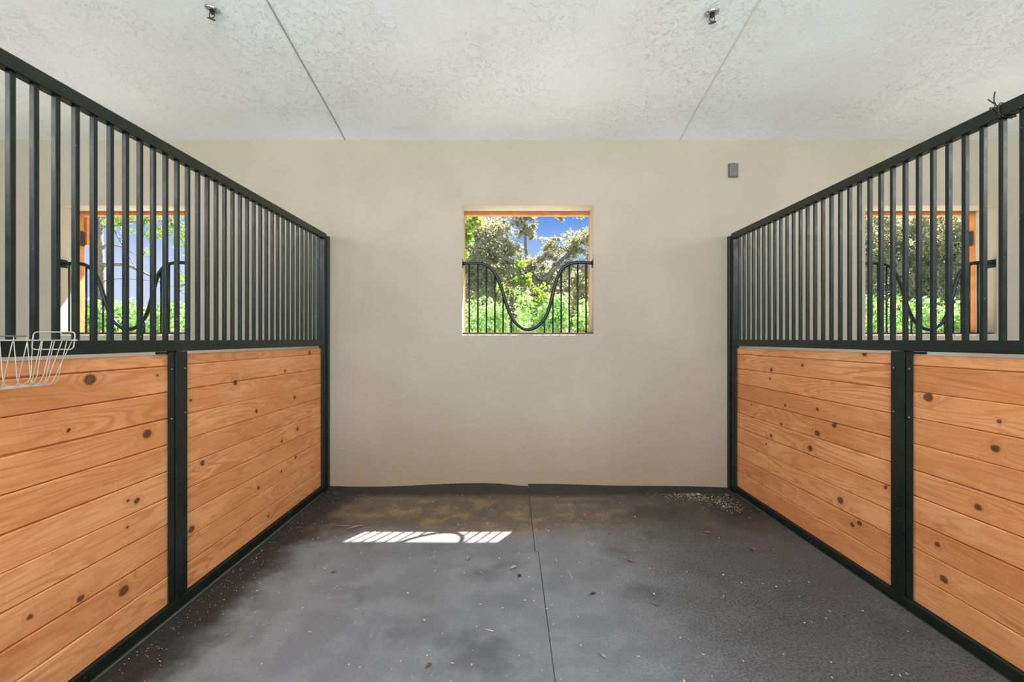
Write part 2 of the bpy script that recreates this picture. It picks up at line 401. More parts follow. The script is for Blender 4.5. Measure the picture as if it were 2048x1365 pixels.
# seams between ceiling boards
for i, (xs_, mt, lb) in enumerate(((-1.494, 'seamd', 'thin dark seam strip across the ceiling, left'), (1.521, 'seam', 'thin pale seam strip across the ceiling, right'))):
    mb = MB(); w = .0045
    for ya, yb in zip(ys, ys[1:]):
        za, zb = ceil_z(ya), ceil_z(yb)
        mb.add([(xs_-w, ya, za+.002), (xs_+w, ya, za+.002), (xs_+w, ya, za-.004), (xs_-w, ya, za-.004), (xs_-w, yb, zb+.002), (xs_+w, yb, zb+.002), (xs_+w, yb, zb-.004), (xs_-w, yb, zb-.004)],
               [(0, 1, 2, 3), (4, 7, 6, 5), (0, 4, 5, 1), (1, 5, 6, 2), (2, 6, 7, 3), (3, 7, 4, 0)])
    struct(mb.build('trim_%d' % (i+2), M[mt]), lb)
mb = MB(); mb.box(X0-.1, X1+.1, YB, WY+.02, -.12, -.016); struct(mb.build('floor', M['concrete']), 'concrete floor under the rubber mats')
mb = MB(); mb.add([(-60, -60, -.2), (60, -60, -.2), (60, 80, -.2), (-60, 80, -.2)], [(0, 1, 2, 3)])
struct(mb.build('lawn', M['lawn']), 'lawn outside the barn')
mb = MB(); mb.box(-14, 14, WY+WT, 7.4, -.22, -.185); struct(mb.build('sun_bounce_strip', M['bounce_ground']), 'unseen pale ground added to bounce sunlight into the windows')  # unseen pale strip added to bounce sunlight onto jambs and ceiling

# ------------------------------------------------------------------ rubber mats
def mat_mesh(x0, x1, y0, y1, lift):
    nx, ny = 56, 44; th = .016; mb = MB(); vs_ = []; fs = []
    for j in range(ny+1):
        t = j/ny; y = y0+(y1-y0)*(t if y1 < WY-.1 else 1-(1-t)**1.8)
        for i in range(nx+1):
            x = x0+(x1-x0)*i/nx
            z = lift(x, y) if lift else 0
            z += .0012*math.sin(x*5.1+y*2.3)+.001*math.sin(y*6.1-x*3)
            vs_.append((x, y, z))
    k = len(vs_); W_ = nx+1
    vs_ += [(x, y, z-th) for x, y, z in vs_]
    for j in range(ny):
        for i in range(nx):
            a = j*W_+i; fs.append((a, a+1, a+W_+1, a+W_)); fs.append((k+a, k+a+W_, k+a+W_+1, k+a+1))
    for i in range(nx):
        fs.append((i, k+i, k+i+1, i+1)); a = ny*W_+i; fs.append((a, a+1, k+a+1, k+a))
    for j in range(ny):
        a = j*W_; fs.append((a, a+W_, k+a+W_, k+a)); a += nx; fs.append((a, k+a, k+a+W_, a+W_))
    mb.add(vs_, fs); return mb
def lift_l(x, y):
    d = WY-y; w = .5+.5*math.sin((x+1.1)*3.1-.9); amt = .010+.030*w*(1 if x < -.1 else max(.25, 1-(x+.1)*2.6))
    c = max(0, 1-d/.16); return amt*c*c*(3-2*c)+.010*math.exp(-((x-.02)/.16)**2-((d-.42)/.16)**2)
def lift_r(x, y):
    d = WY-y; amt = .034*(1-max(0, (x-.4))/1.7)+.004*math.sin(x*5)
    c = max(0, 1-d/.17); return max(.002, amt)*c*c*(3-2*c)
G = .0022
mats = [
    (XL+.0145, .152-G, 2.856+G, WY-.004, lift_l, 'black rubber mat at the back left, brown with dirt and crossed by the sun patch'),
    (.152+G, XR-.0145, 2.862+G, WY-.004, lift_r, 'black rubber mat at the back right, with shavings heaped in its far corner'),
    (XL+.0145, .172-G, 1.03, 2.856-G, None, 'large grey dusty rubber stall mat in the left foreground'),
    (.172+G, XR-.0145, 1.03, 2.862-G, None, 'dark rubber stall mat in the right foreground with worn speckled surface')]
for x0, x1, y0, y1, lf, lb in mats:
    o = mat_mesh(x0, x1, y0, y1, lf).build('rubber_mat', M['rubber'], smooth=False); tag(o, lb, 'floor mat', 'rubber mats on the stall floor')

# ------------------------------------------------------------------ windows: timber frames and yoke grilles
def window(k, lab):
    ox = k*PITCH; y0 = WY+WT; d = .055
    mb = MB(); a, b = WX0+ox, WX1+ox
    mb.box(a-.04, b+.04, y0+.001, y0+d, WZ1-.036, WZ1+.05)          # head
    mb.box(a-.05, a+.004, y0+.001, y0+d, WZ0-.02, WZ1-.037); mb.box(b-.003, b+.05, y0+.001, y0+d, WZ0-.02, WZ1-.037)
    mb.box(a-.04, b+.04, y0+.001, y0+d, WZ0-.04, WZ0+.034)
    o = mb.build('window_%d' % (k+2), M['frame'], bevel=.002); struct(o, lab)
    sgn = -1 if k < 0 else 1
    h = MB(); xx = a if k < 0 else b
    if k < 0:
        h.box(a-.03, a+.028, y0+d+.001, y0+d+.06, 2.235, WZ1-.04)
    elif k > 0:
        h.box(b-.006, b+.03, y0+d+.001, y0+d+.06, WZ0+.05, WZ1-.04)
    if k: h.build('shutter_stop', M['frame'], o, bevel=.002)
    if k: 
        h = MB(); e = a+.005 if k < 0 else b-.013
        h.box(e, e-sgn*.004, y0+.012, y0+.042, 2.22, 2.36); h.tube([(e-sgn*.004, y0+.045, 2.22), (e-sgn*.004, y0+.045, 2.36)], .006)
        h.build('hinge', M['dark'], o)
window(-1, 'timber framed opening of the left window'); window(0, 'timber framed opening of the middle window'); window(1, 'timber framed opening of the right window')

GY = 4.128; GS = GY/FPX
def gp(zx, zy): px = 880+zx/4.266; py = 380+zy/4.266; return ((px-PX)*GS, (PY-py)*GS+CZ)
GPTS = [(192, 630), (260, 629), (320, 629), (378, 638), (430, 668), (476, 725), (512, 805), (540, 890), (566, 975), (600, 1065), (645, 1135), (700, 1178), (752, 1193), (806, 1180), (860, 1140), (905, 1078), (937, 990), (962, 890), (985, 800), (1012, 725), (1052, 668), (1105, 634), (1165, 623), (1235, 623), (1304, 625)]
def make_grille(k, lab):
    ox = k*PITCH
    pts2 = [gp(*q) for q in GPTS]
    pts2[0] = (WX0+.006, pts2[0][1]); pts2[-1] = (WX1-.006, pts2[-1][1])
    path = catmull([(x+ox, GY, z) for x, z in pts2], 5)
    zb = WZ0+.022
    root = thing('window_grille', (ox+(WX0+WX1)/2, GY, zb), lab, 'window guard', 'yoke grilles in the stall windows')
    mb = MB(); mb.tube(path, .0165, 12); mb.build('yoke_tube', M['metal'], root, smooth=True)
    mb = MB(); mb.box(WX0+ox+.004, WX1+ox-.004, GY-.012, GY+.012, zb-.003, zb+.006); mb.build('bottom_bar', M['metal'], root)
    for e, s in ((WX0+ox, 1), (WX1+ox, -1)):
        mb = MB(); zc = path[0].z; mb.box(e+s*.0005, e+s*.006, GY-.027, GY+.045, zc-.036, zc+.036); p = mb.build('mounting_plate', M['metal'], root, bevel=.001)
    for zx in (250, 323, 396, 468, 539, 608, 892, 963, 1034, 1103, 1175, 1246):
        x = gp(zx, 0)[0]+ox
        zt = min((q.z for q in path if abs(q.x-x) < .02), default=1.6)
        zt = min(path, key=lambda q: abs(q.x-x)).z
        mb = MB(); mb.tube([(x, GY, zb+.004), (x, GY, max(zb+.02, zt-.004))], .0078, 8); mb.build('upright', M['metal'], root, smooth=True)
make_grille(0, 'dark steel guard with a deep U-shaped dip in the middle window')
make_grille(-1, 'dark steel guard with U-shaped dip seen through the left partition bars')
make_grille(1, 'dark steel guard with U-shaped dip seen through the right partition bars')

# ------------------------------------------------------------------ partitions
def knots_l(lst, X, k=1.0):
    out = []
    for px, py, r in lst:
        p = on_x(px, py, X); r = r*.001; out.append((p.y, p.z, r*1.25, r))
    return out
z3 = lambda x, y: (x/1.832, 620+y/1.832)
z6 = lambda x, y: (1420+x/1.936, 660+y/1.936)
XB_L, XB_R = XL-.016, XR+.016
KN = {
 'LN': [z3(330, 255)+(22,), z3(252, 443)+(8,), z3(540, 455)+(20,), z3(503, 700)+(13,), z3(455, 1030)+(20,), z3(297, 1058)+(13,), z3(468, 797)+(6,), z3(577, 240)+(6,), z3(470, 700)+(6,), (60, 1235, 9)],
 'LF': [z3(863, 267)+(16,), z3(700, 332)+(8,), z3(940, 372)+(12,), z3(1080, 322)+(14,), z3(1045, 225)+(12,), z3(1090, 438)+(14,), z3(1033, 483)+(12,), z3(742, 562)+(14,), z3(1083, 540)+(12,), z3(1032, 593)+(9,), z3(947, 652)+(12,), z3(983, 757)+(9,), z3(702, 805)+(18,), z3(1135, 158)+(17,)],
 'RF': [z6(598, 93)+(14,), z6(237, 155)+(16,), z6(232, 190)+(10,), z6(357, 137)+(11,), z6(290, 292)+(11,), z6(415, 308)+(12,), z6(160, 290)+(9,), z6(275, 365)+(10,), z6(480, 370)+(15,), z6(415, 400)+(19,), z6(237, 410)+(14,), z6(388, 460)+(20,), z6(218, 442)+(8,), z6(505, 662)+(20,), z6(550, 755)+(12,), z6(578, 750)+(14,), z6(680, 610)+(9,)],
 'RN': [z6(845, 262)+(20,), z6(1105, 460)+(15,), z6(1120, 355)+(8,), z6(1038, 687)+(14,), z6(905, 967)+(17,), z6(880, 832)+(11,)],
}
BT, BH = 1.262, .1275
def board_panel(side, y0, y1, key, seed):
    s = -1 if side == 'L' else 1
    X = XB_L if side == 'L' else XB_R
    mb = MB(); rr = random.Random(seed)
    z = BT; idx = 0; edges = [BT]
    z = BT-.055
    while z > .07: edges.append(z); z -= BH
    edges.append(.052)
    for a, b in zip(edges, edges[1:]):
        idx += 1; g = rr.choice((.0008, .0012, .0022, .003)); g2 = rr.uniform(-.0012, .0012)
        zt, zb = a-g*.8, b+g*.8; xo = X+s*rr.uniform(0, .0015)
        ch = .0036
        ny = 12; bow = rr.uniform(-.0012, .0012)
        prof = [(s*.030, zt), (s*.008, zt), (s*ch, zt), (0, zt-ch), (0, zb+ch), (s*ch, zb), (s*.008, zb), (s*.030, zb)]
        vs_ = []; at = []; fs = []
        for i in range(ny+1):
            y = y0+(y1-y0)*i/ny; dz = bow*math.sin(PI*i/ny)
            for (dx, zz) in prof:
                vs_.append((xo+dx, y, zz+dz)); at.append((y, zz, idx+seed*13.7))
        m = len(prof)
        for i in range(ny):
            for k in range(m):
                j = (k+1) % m; fs.append((i*m+k, i*m+j, i*m+m+j, i*m+m+k))
        fs += [tuple(range(m)), tuple(ny*m+k for k in range(m))[::-1]]
        mb.add(vs_, fs, at)
        if zb > .08:   # tongue closing the joint below this board
            tv = [(xo+s*dx, y, b+dz) for y in (y0, y1) for dx, dz in ((.011, -.006), (.019, -.006), (.019, .006), (.011, .006))]
            mb.add(tv, [(0, 1, 2, 3), (7, 6, 5, 4), (0, 4, 5, 1), (1, 5, 6, 2), (2, 6, 7, 3), (3, 7, 4, 0)], [(q[1], q[2], idx+seed*13.7) for q in tv])
    mat = mat_wood('knotty pine '+key, knots_l(KN[key], X))
    return mb, mat
def partition(side, lab):
    s = -1 if side == 'L' else 1; X = XL if side == 'L' else XR
    root = thing('stall_divider', (X+s*.02, 2.26, 0), lab, 'stall partition', 'stall partitions')
    T = .048
    ph = 2.257 if side == 'L' else 2.291
    def B(name, *bx, bev=.003, mat='metal', par=root):
        mb = MB()
        for q in bx: mb.box(*q)
        return mb.build(name, M[mat], par, bevel=bev)
    top, mid = 2.277, 1.332
    B('top_rail', (X, X+s*T*.85, FY, 4.05, top-.052, top))
    B('middle_rail', (X, X+s*T, FY+.05, 3.998, mid-.054, mid))
    B('bottom_rail', (X, X+s*T, FY+.05, 3.998, .0, .052))
    B('end_post', (X, X+s*T, 4.0, 4.05, -.012, top-.053)); B('end_post', (X, X+s*T, FY, FY+.048, -.012, top-.053))
    B('centre_post', (X+s*.0003, X+s*T, ph-.024, ph+.024, .053, mid-.055))
    B('wall_bracket', (X-s*.014, X+s*.055, 4.052, 4.0945, -.002, top-.02), bev=.002)
    # board channels
    t = .036
    for (ya, yb, nm) in ((ph-.030-t, ph-.030, 'n'), (ph+.0245, ph+.0245+t, 'f'), (3.962, 3.9985, 'e'), (FY+.0485, FY+.085, 's')):
        c = B('board_channel', (X+s*.005, X+s*.011, ya, yb, .053, mid-.056), (X+s*.011, X+s*.045, (yb-.004) if nm in 'ne' else ya, yb if nm in 'ne' else ya+.004, .053, mid-.056), bev=.0012)
        if nm in 'nf':
            for zz in ((1.19, .95) if nm == 'n' else (1.19, .965)):
                mb = MB(); yc = (ya+yb)/2
                mt = Matrix.Rotation(-s*PI/2, 4, 'Y')
                mb.lathe((X+s*.005, yc, zz), [(0, .0045), (.0035, .0045), (.0055, .002), (.0055, -.001)], 10, mt); mb.build('bolt', M['bolt'], c, smooth=True)
    B('stop_plate', (X+s*.012, X+s*.03, ph-.030-t-.052, ph-.030-t-.001, mid-.068, mid-.0555), bev=.001)
    # grille bars
    start, n0 = (1.511, -14) if side == 'L' else (1.829, -18)
    sp = .0752; h = .0092; first = None; y = start+n0*sp
    xc = X+s*.0195
    ys_ = [start+i*sp for i in range(n0, 60) if FY+.07 < start+i*sp < 3.985]
    ref = MB(); ref.box(xc-h, xc+h, ys_[0]-h, ys_[0]+h, mid-.001, top-.050); o = ref.build('grille_bar', M['metal'], root, bevel=.0022)
    for y in ys_[1:]:
        c = o.copy(); c.parent = root; COL.objects.link(c); c.location = (0, y-ys_[0], 0)
    ya, yb = FY+.060, ph-.030-.006
    mb, mt = board_panel(side, ya, yb, side+'N', 3 if side == 'L' else 5); p = mb.build('wood_panel', mt, root, attr='gc')
    mb, mt = board_panel(side, ph+.0245+.006, 3.9985-.006, side+'F', 4 if side == 'L' else 6); p = mb.build('wood_panel', mt, root, attr='gc')
    return root
partition('L', 'left stall divider, pine boards under a dark steel bar grille, wire basket hooked on it')
partition('R', 'right stall divider, pine boards under a dark steel bar grille, wire tied to top rail')

# ------------------------------------------------------------------ wire basket hanging on the left partition
def basket():
    Y0, Y1 = 1.06, 1.545; zr, zb = 1.333, 1.186; zu = 1.345
    xb, xf = XL+.018, -1.49; xbb, xfb = XL+.030, -1.523
    root = thing('wire_basket', (xb, (Y0+Y1)/2, zb), 'white coated wire basket hooked over the middle rail of the left partition', 'basket')
    w = .00135
    # rim
    mb = MB(); mb.tube([(xb, Y0, zr), (xf, Y0, zr), (xf, Y1, zr), (xf, Y1+.006, zr), (xb, Y1, zr)], .0021, 8, True)
    mb.build('rim', M['wire'], root, smooth=True)
    mb = MB(); mb.tube([(xb, Y0, zu+.002), (xb, Y1-.02, zu+.002)], .0024, 6); mb.tube([(xf-.0, Y1-.004, zr-.0), (xf+.016, Y1+.004, zr)], .0026, 6)
    mb.build('back_wire', M['wire'], root, smooth=True)
    # U hoops across
    ys_ = []; y = 1.527
    while y > Y0+.02: ys_.append(y); y -= .0415
    hoops = MB()
    for i, y in enumerate(ys_):
        pts = [(xf, y, zr), (xf-.012, y, zr-.05), (xfb+.003, y, zb+.014), (xfb-.006, y, zb+.003), (xfb-.018, y, zb), (xbb+.016, y, zb), (xbb+.004, y, zb+.006), (xbb, y, zb+.02), (xb, y, zu)]
        mb = MB(); mb.tube(pts, w, 6); mb.build('hoop_wire', M['wire'], root, smooth=True)
    # lengthwise wires of the floor and ends
    for k in range(5):
        t = k/4; xt = xf+(xb-xf)*t; xz = xfb-.006+(xbb-xfb+.006)*t
        pts = [(xt, Y1, zr), (xz+.002, Y1-.018, zb+.03), (xz, Y1-.026, zb+.008), (xz, Y1-.042, zb-.001), (xz, Y0+.04, zb-.001), (xz, Y0+.024, zb+.008), (xt, Y0, zr)]
        mb = MB(); mb.tube(pts, w, 6); mb.build('long_wire', M['wire'], root, smooth=True)
    # end loop
    def rr(y, yb_):
        x0, x1, z0, z1 = xb-.004, xf+.004, 1.302, 1.361; r = .012; pts = []
        for cx, cz, a0 in ((x1-r, z1-r, 0), (x0+r, z1-r, 90), (x0+r, z0+r, 180), (x1-r, z0+r, 270)):
            for q in range(5):
                a = math.radians(a0+q*22.5); z = cz+r*math.sin(a); pts.append((cx+r*math.cos(a), y-(1.333-z)*.12+.004, z))
        return pts
    for y in (Y1, Y0):
        mb = MB(); mb.tube(rr(y, y), .0020, 8, True); mb.build('end_loop', M['wire'], root, smooth=True)
    for y in (Y0+.06, Y1-.13):
        mb = MB(); mb.tube([(xb, y, zu), (xb-.004, y, zu+.004), (XL-.02, y, zu+.003), (XL-.024, y, zu-.008)], .0024, 6); mb.build('hook', M['wire'], root, smooth=True)
basket()

# ------------------------------------------------------------------ binding wire on the right top rail
def tie():
    Y = 1.829; x0, x1 = XR, XR+.041; z0, z1 = 2.225, 2.277
    root = thing('binding_wire', (XR, Y, z1), 'black binding wire twisted around the right top rail with two upright ends', 'wire')
    r = .0022; g = .004
    def loop(ya, yb, k):
        return [(x0-g, ya, z0-.004), (x0-g, (ya+yb)/2+k, (z0+z1)/2), (x0-g, yb, z1+.003), (x0+.015, yb, z1+g), (x1+g, yb-.004, z1+.003), (x1+g, ya, z0), (x1-.01, ya, z0-g), (x0, ya+.002, z0-g)]
    for i, (ya, yb, k) in enumerate(((Y-.022, Y+.010, .004), (Y-.012, Y-.010, .006), (Y-.024, Y+.028, .008))):
        mb = MB(); mb.tube(catmull(loop(ya, yb, k), 4), r, 6, True); mb.build('wire_loop', M['blackwire'], root, smooth=True)
    tw = [(x0-g-.003*math.cos(a*2.4), Y+.028+a*.004, z1-.020+a*.006+.002*math.sin(a*2.4)) for a in range(6)]
    a = on_y(1984, 209, Y+.03); b = on_y(1990, 184, Y+.03); c = on_y(1984, 209, Y+.03); d = on_y(1976, 199, Y+.03)
    mb = MB(); mb.tube([on_y(1991, 208, Y+.03), on_y(1988, 203, Y+.03), on_y(1988, 196, Y+.03), on_y(1990, 184, Y+.03)], .0024, 6); mb.build('wire_end', M['blackwire'], root, smooth=True)
    mb = MB(); mb.tube([on_y(1992, 210, Y+.03), on_y(1986, 206, Y+.03), on_y(1976, 199, Y+.03)], .0024, 6); mb.build('wire_end', M['blackwire'], root, smooth=True)
tie()

# ------------------------------------------------------------------ grey cover box on the wall
a = on_y(1456, 328, WY); b = on_y(1474.5, 355.5, WY)
bx = thing('junction_box', ((a.x+b.x)/2, WY, b.z), 'small grey blank cover box high on the back wall near the ceiling', 'box')
mb = MB(); mb.box(a.x, b.x, WY-.022, WY+.001, b.z, a.z); mb.build('box_body', M['grey'], bx, bevel=.005)
mb = MB(); mb.box(a.x+.003, b.x-.003, WY-.026, WY-.0225, b.z+.004, a.z-.004); lid = mb.build('cover_plate', M['grey'], bx, bevel=.003)
mb = MB(); mb.box((a.x+b.x)/2-.006, (a.x+b.x)/2+.006, WY-.027, WY-.024, a.z-.007, a.z+.0005); mb.build('latch', M['dark'], bx, bevel=.001)

# ------------------------------------------------------------------ ceiling sprinklers
def sprinkler(px, py, lab, tilt):
    k = (PY-py)/FPX; Y = (3.150+.203*WY-CZ)/(k+.203); z = ceil_z(Y); X = (px-PX)*Y/FPX
    root = thing('ceiling_sprinkler', (X, Y, z), lab, 'sprinkler', 'ceiling sprinkler heads')
    mt = Matrix.Rotation(math.atan(.203), 4, 'X') @ Matrix.Rotation(tilt, 4, 'Y')
    c = (X, Y, z)
    mb = MB(); mb.lathe(c, [(.018, -.004), (.024, -.010), (.034, -.012), (.041, -.007), (.043, .0), (.043, .004)], 28, mt); mb.build('escutcheon', M['chrome'], root, smooth=True)
    mb = MB(); mb.lathe(c, [(0, .001), (.030, .001), (.030, -.004), (.016, -.006), (.014, -.024), (.010, -.028), (0, -.028)], 20, mt); mb.build('body', M['dark'], root, smooth=True)
    for s in (-1, 1):
        mb = MB(); mb.tube([Vector(c)+mt @ Vector(q) for q in ((s*.012, 0, -.022), (s*.017, 0, -.034), (s*.012, 0, -.048), (0, 0, -.056))], .003, 6); mb.build('frame_arm', M['dark'], root, smooth=True)
    mb = MB(); mb.tube([Vector(c)+mt @ Vector((0, 0, -.027)), Vector(c)+mt @ Vector((0, 0, -.055))], .0028, 8); mb.build('bulb', M['chrome'], root, smooth=True)
    mb = MB(); mb.lathe(c, [(0, -.0565), (.017, -.0565), (.018, -.0585), (0, -.0585)], 16, mt)
    for q in range(8):
        an = q*PI/4; p0 = Vector(c)+mt @ Vector((.014*math.cos(an), .014*math.sin(an), -.0575)); p1 = Vector(c)+mt @ Vector((.024*math.cos(an), .024*math.sin(an), -.0585)); mb.tube([p0, p1], .0022, 5)
    mb.build('deflector', M['dark'], root)
sprinkler(425, 18, 'dark sprinkler head in the ceiling at upper left, left of the dark seam', .25)
sprinkler(1424, 25, 'sprinkler head with chrome ring in the ceiling at upper right, beside the pale seam', -.12)

# ------------------------------------------------------------------ leaves, stick and straws on the mats
def dry_leaf(px, py, L, W_, ang, mat, lab, curl=.25, z=.003):
    p = on_floor(px, py, z); mb = MB(); n = 8; vs_ = []; fs = []
    ca, sa = math.cos(ang), math.sin(ang)
    for i in range(n+1):
        t = i/n; w = W_*.5*math.sin(PI*min(1, t*1.05))**.8 if t < .97 else 0.0005
        u = (t-.5)*L
        for v, q in ((-w, 1), (0, 0), (w, 1)):
            h = curl*(abs(v)/(W_*.5+1e-6))**2*W_*.9+curl*.35*L*(2*t-1)**2*.6
            vs_.append((p.x+u*ca-v*sa, p.y+u*sa+v*ca, z+h))
    for i in range(n):
        for k in range(2):
            a = i*3+k; fs.append((a, a+1, a+4, a+3))
    mb.add(vs_, fs); mb.tube([(p.x-(.5*L)*ca, p.y-(.5*L)*sa, z+curl*.3*L), (p.x-(.8*L)*ca, p.y-(.8*L)*sa, z+.002)], .0009, 5)
    o = mb.build('dry_leaf', M[mat]); so = o.modifiers.new('thick', 'SOLIDIFY'); so.thickness = .0007
    tag(o, lab, 'leaf', 'dry leaves on the mats')
G7 = lambda x, y: (600+x/2.2756, 940+y/2.2756)
LV = [
 (*G7(765, 403), .050, .024, 1.4, 'leafgrey', 'pale folded dry leaf just in front of the sun patch', .5),
 (*G7(975, 447), .055, .028, .6, 'leafgrey', 'curled grey leaf on the left foreground mat close to the centre seam', .4),
 (*G7(1000, 485), .030, .020, 1.2, 'leafdark', 'small dark curled leaf beside the grey leaf near the centre seam', .6),
 (*G7(1500, 415), .048, .022, -.7, 'leafred', 'red-brown dry leaf just in front of the seam between the right mats', .4),
 (*G7(1855, 287), .050, .022, -.2, 'leafred', 'reddish leaf on the back right mat toward the right partition', .3),
 (*G7(1410, 288), .035, .018, .9, 'leafred', 'small reddish curled leaf in the middle of the back right mat', .4),
 (1506, 1101, .052, .026, 1.3, 'leafred', 'upright red-brown leaf at the seam near the right partition', .7),
 (*G7(1333, 567), .040, .018, .5, 'leafdark', 'black leaf scrap on the right foreground mat', .4),
 (*G7(1620, 615), .040, .012, -.6, 'leafred', 'thin reddish leaf on the right foreground mat', .3),
 (*G7(1380, 850), .038, .014, -.9, 'leafgrey', 'narrow grey leaf on the right foreground mat near the bottom of the picture', .3),
 (*G7(155, 467), .034, .018, .2, 'leafbrown', 'small brown leaf on the left mat near the left partition', .4),
 (*G7(588, 893), .028, .020, .9, 'leafbrown', 'brown leaf crumb on the left mat near the bottom of the picture', .5),
 (1457, 994, .070, .040, .4, 'leafbrown', 'brown dry leaf in the far right corner against the wall', .5),
 (*G7(320, 180), .034, .014, .1, 'leafbrown', 'small brown leaf in the dirt behind the broken stick', .4),
 (*G7(1880, 322), .030, .012, .0, 'leafbrown', 'brown leaf scrap below the reddish leaf on the back right mat', .3),
]
for q in LV: dry_leaf(*q)
def twig(name, pts, r, mat, lab, cat, group=None):
    P = [on_floor(px, py, .0) for px, py in pts]; rr = r if isinstance(r, list) else [r]*len(P)
    mb = MB(); mb.tube([(p.x, p.y, .003+rr[i]) for i, p in enumerate(P)], rr, 7)
    tag(mb.build(name, M[mat], smooth=True), lab, cat, group)
twig('broken_stick', [(695, 1061), (704, 1059), (714, 1056), (727, 1054)], [.003, .008, .0075, .006], 'stick', 'broken brown stick with a pale end behind the sun patch', 'stick')
twig('thin_twig', [(672, 1053), (684, 1054), (700, 1054)], .003, 'stick', 'thin dark twig beside the broken stick near the left partition', 'stick')
twig('straw_stalk', [G7(1155, 400), G7(1170, 420)], .0018, 'straw', 'pale straw stalk just in front of the back right mat seam', 'straw', 'straw stalks')
twig('straw_stalk', [G7(1222, 467), G7(1240, 500)], .0018, 'straw', 'pale straw stalk right of the centre seam, longest of the straws', 'straw', 'straw stalks')
twig('straw_stalk', [G7(1310, 330), G7(1330, 345), G7(1345, 335)], .0016, 'straw', 'bent pale straw on the back right mat', 'straw', 'straw stalks')
twig('straw_stalk', [G7(840, 730), G7(880, 740)], .0018, 'straw', 'short pale straw in the left foreground', 'straw', 'straw stalks')

# loose shavings (uncountable)
mb = MB(); rs = random.Random(11)
def chip(x, y, L, W_, a, c=.4):
    ca, sa = math.cos(a), math.sin(a); z = .0045; vs_ = []
    for i in range(4):
        t = i/3-.5; h = c*L*(4*t*t)*.35
        for v in (-.5, .5): vs_.append((x+t*L*ca-v*W_*sa, y+t*L*sa+v*W_*ca, z+h))
    mb.add(vs_, [(0, 1, 3, 2), (2, 3, 5, 4), (4, 5, 7, 6)])
for i in range(420):
    x = rs.uniform(-1.45, 1.85) if i % 3 else rs.gauss(-.4, .6); y = rs.uniform(1.6, 3.9)
    if not -1.55 < x < 1.9: continue
    L = rs.choice((.004, .006, .009, .013)); chip(x, y, L, L*rs.uniform(.25, .6), rs.uniform(0, PI))
for i in range(430):   # heap in the far right corner
    t = rs.random()**1.5; x = 1.88-abs(rs.gauss(0, .20))-t*.25; y = 3.93-abs(rs.gauss(0, .10))-(.3*rs.random() if x > 1.65 else 0)
    if x < 1.93: chip(x, y, rs.uniform(.005, .013), .005, rs.uniform(0, PI))
for i in range(240):   # along the left rail
    y = rs.uniform(1.7, 4.0); chip(-1.60+abs(rs.gauss(0, .10)), y, rs.uniform(.003, .008), .003, rs.uniform(0, PI))
o = mb.build('wood_shavings', M['shav']); tag(o, 'pale wood shavings and straw crumbs scattered over the mats', 'shavings', kind='stuff')

# ------------------------------------------------------------------ planting outside
def leaf_quad(mb, c, size, n, asp, rr):
    n = n.normalized(); u = n.orthogonal().normalized(); u = Matrix.Rotation(rr.uniform(0, 2*PI), 3, n) @ u; v = n.cross(u)
    a = size*.5; b = a*asp; m = n*size*.12
    mb.add([c-u*a, c-u*a*.2+v*b, c+u*a*.55+v*b*.75, c+u*a-m, c+u*a*.55-v*b*.75, c-u*a*.2-v*b], [(0, 1, 2, 5), (2, 3, 4, 5)])
def rdir(rr):
    while True:
        v = Vector((rr.uniform(-1, 1), rr.uniform(-1, 1), rr.uniform(-1, 1)))
        if .05 < v.length < 1: return v.normalized()
def bush_mesh(seed, n, w, h):
    rr = random.Random(seed); mb = MB()
    blobs = [(Vector((rr.uniform(-.5, .5)*w, rr.uniform(-.25, .25)*w, h*rr.uniform(.25, .88))), rr.uniform(.17, .30)*w) for _ in range(26)]
    for i in range(n):
        c, r = rr.choice(blobs); d = rdir(rr); p = c+d*r*rr.uniform(.65, 1.05)
        if abs(p.x) > .50 or abs(p.y) > .5: continue
        leaf_quad(mb, p, rr.uniform(.06, .10), d+rdir(rr)*.8+Vector((0, 0, .3)), .46, rr)
    return mb
hb = [bush_mesh(20+i, 7000, 1.15, 2.05) for i in range(3)]
protos = []
places = [-.55+1.12*(j-8) for j in range(17)]
seen = {1: 'bright green hedge shrub at the left edge of the left window view', 2: 'bright green hedge shrub in the middle of the left window view', 3: 'bright green hedge shrub at the right edge of the left window view',
        4: 'green hedge shrub just right of the left window, behind the wall', 7: 'green hedge shrub just left of the middle window, behind the wall',
        8: 'bright green hedge shrub at the left of the middle window', 9: 'bright green hedge shrub in the middle window right of the U dip, tallest there', 10: 'bright green hedge shrub at the right edge of the middle window',
        11: 'green hedge shrub well right of the middle window, behind the wall', 14: 'bright green hedge shrub at the left edge of the right window', 15: 'bright green hedge shrub in the middle of the right window', 16: 'bright green hedge shrub at the right edge of the right window'}
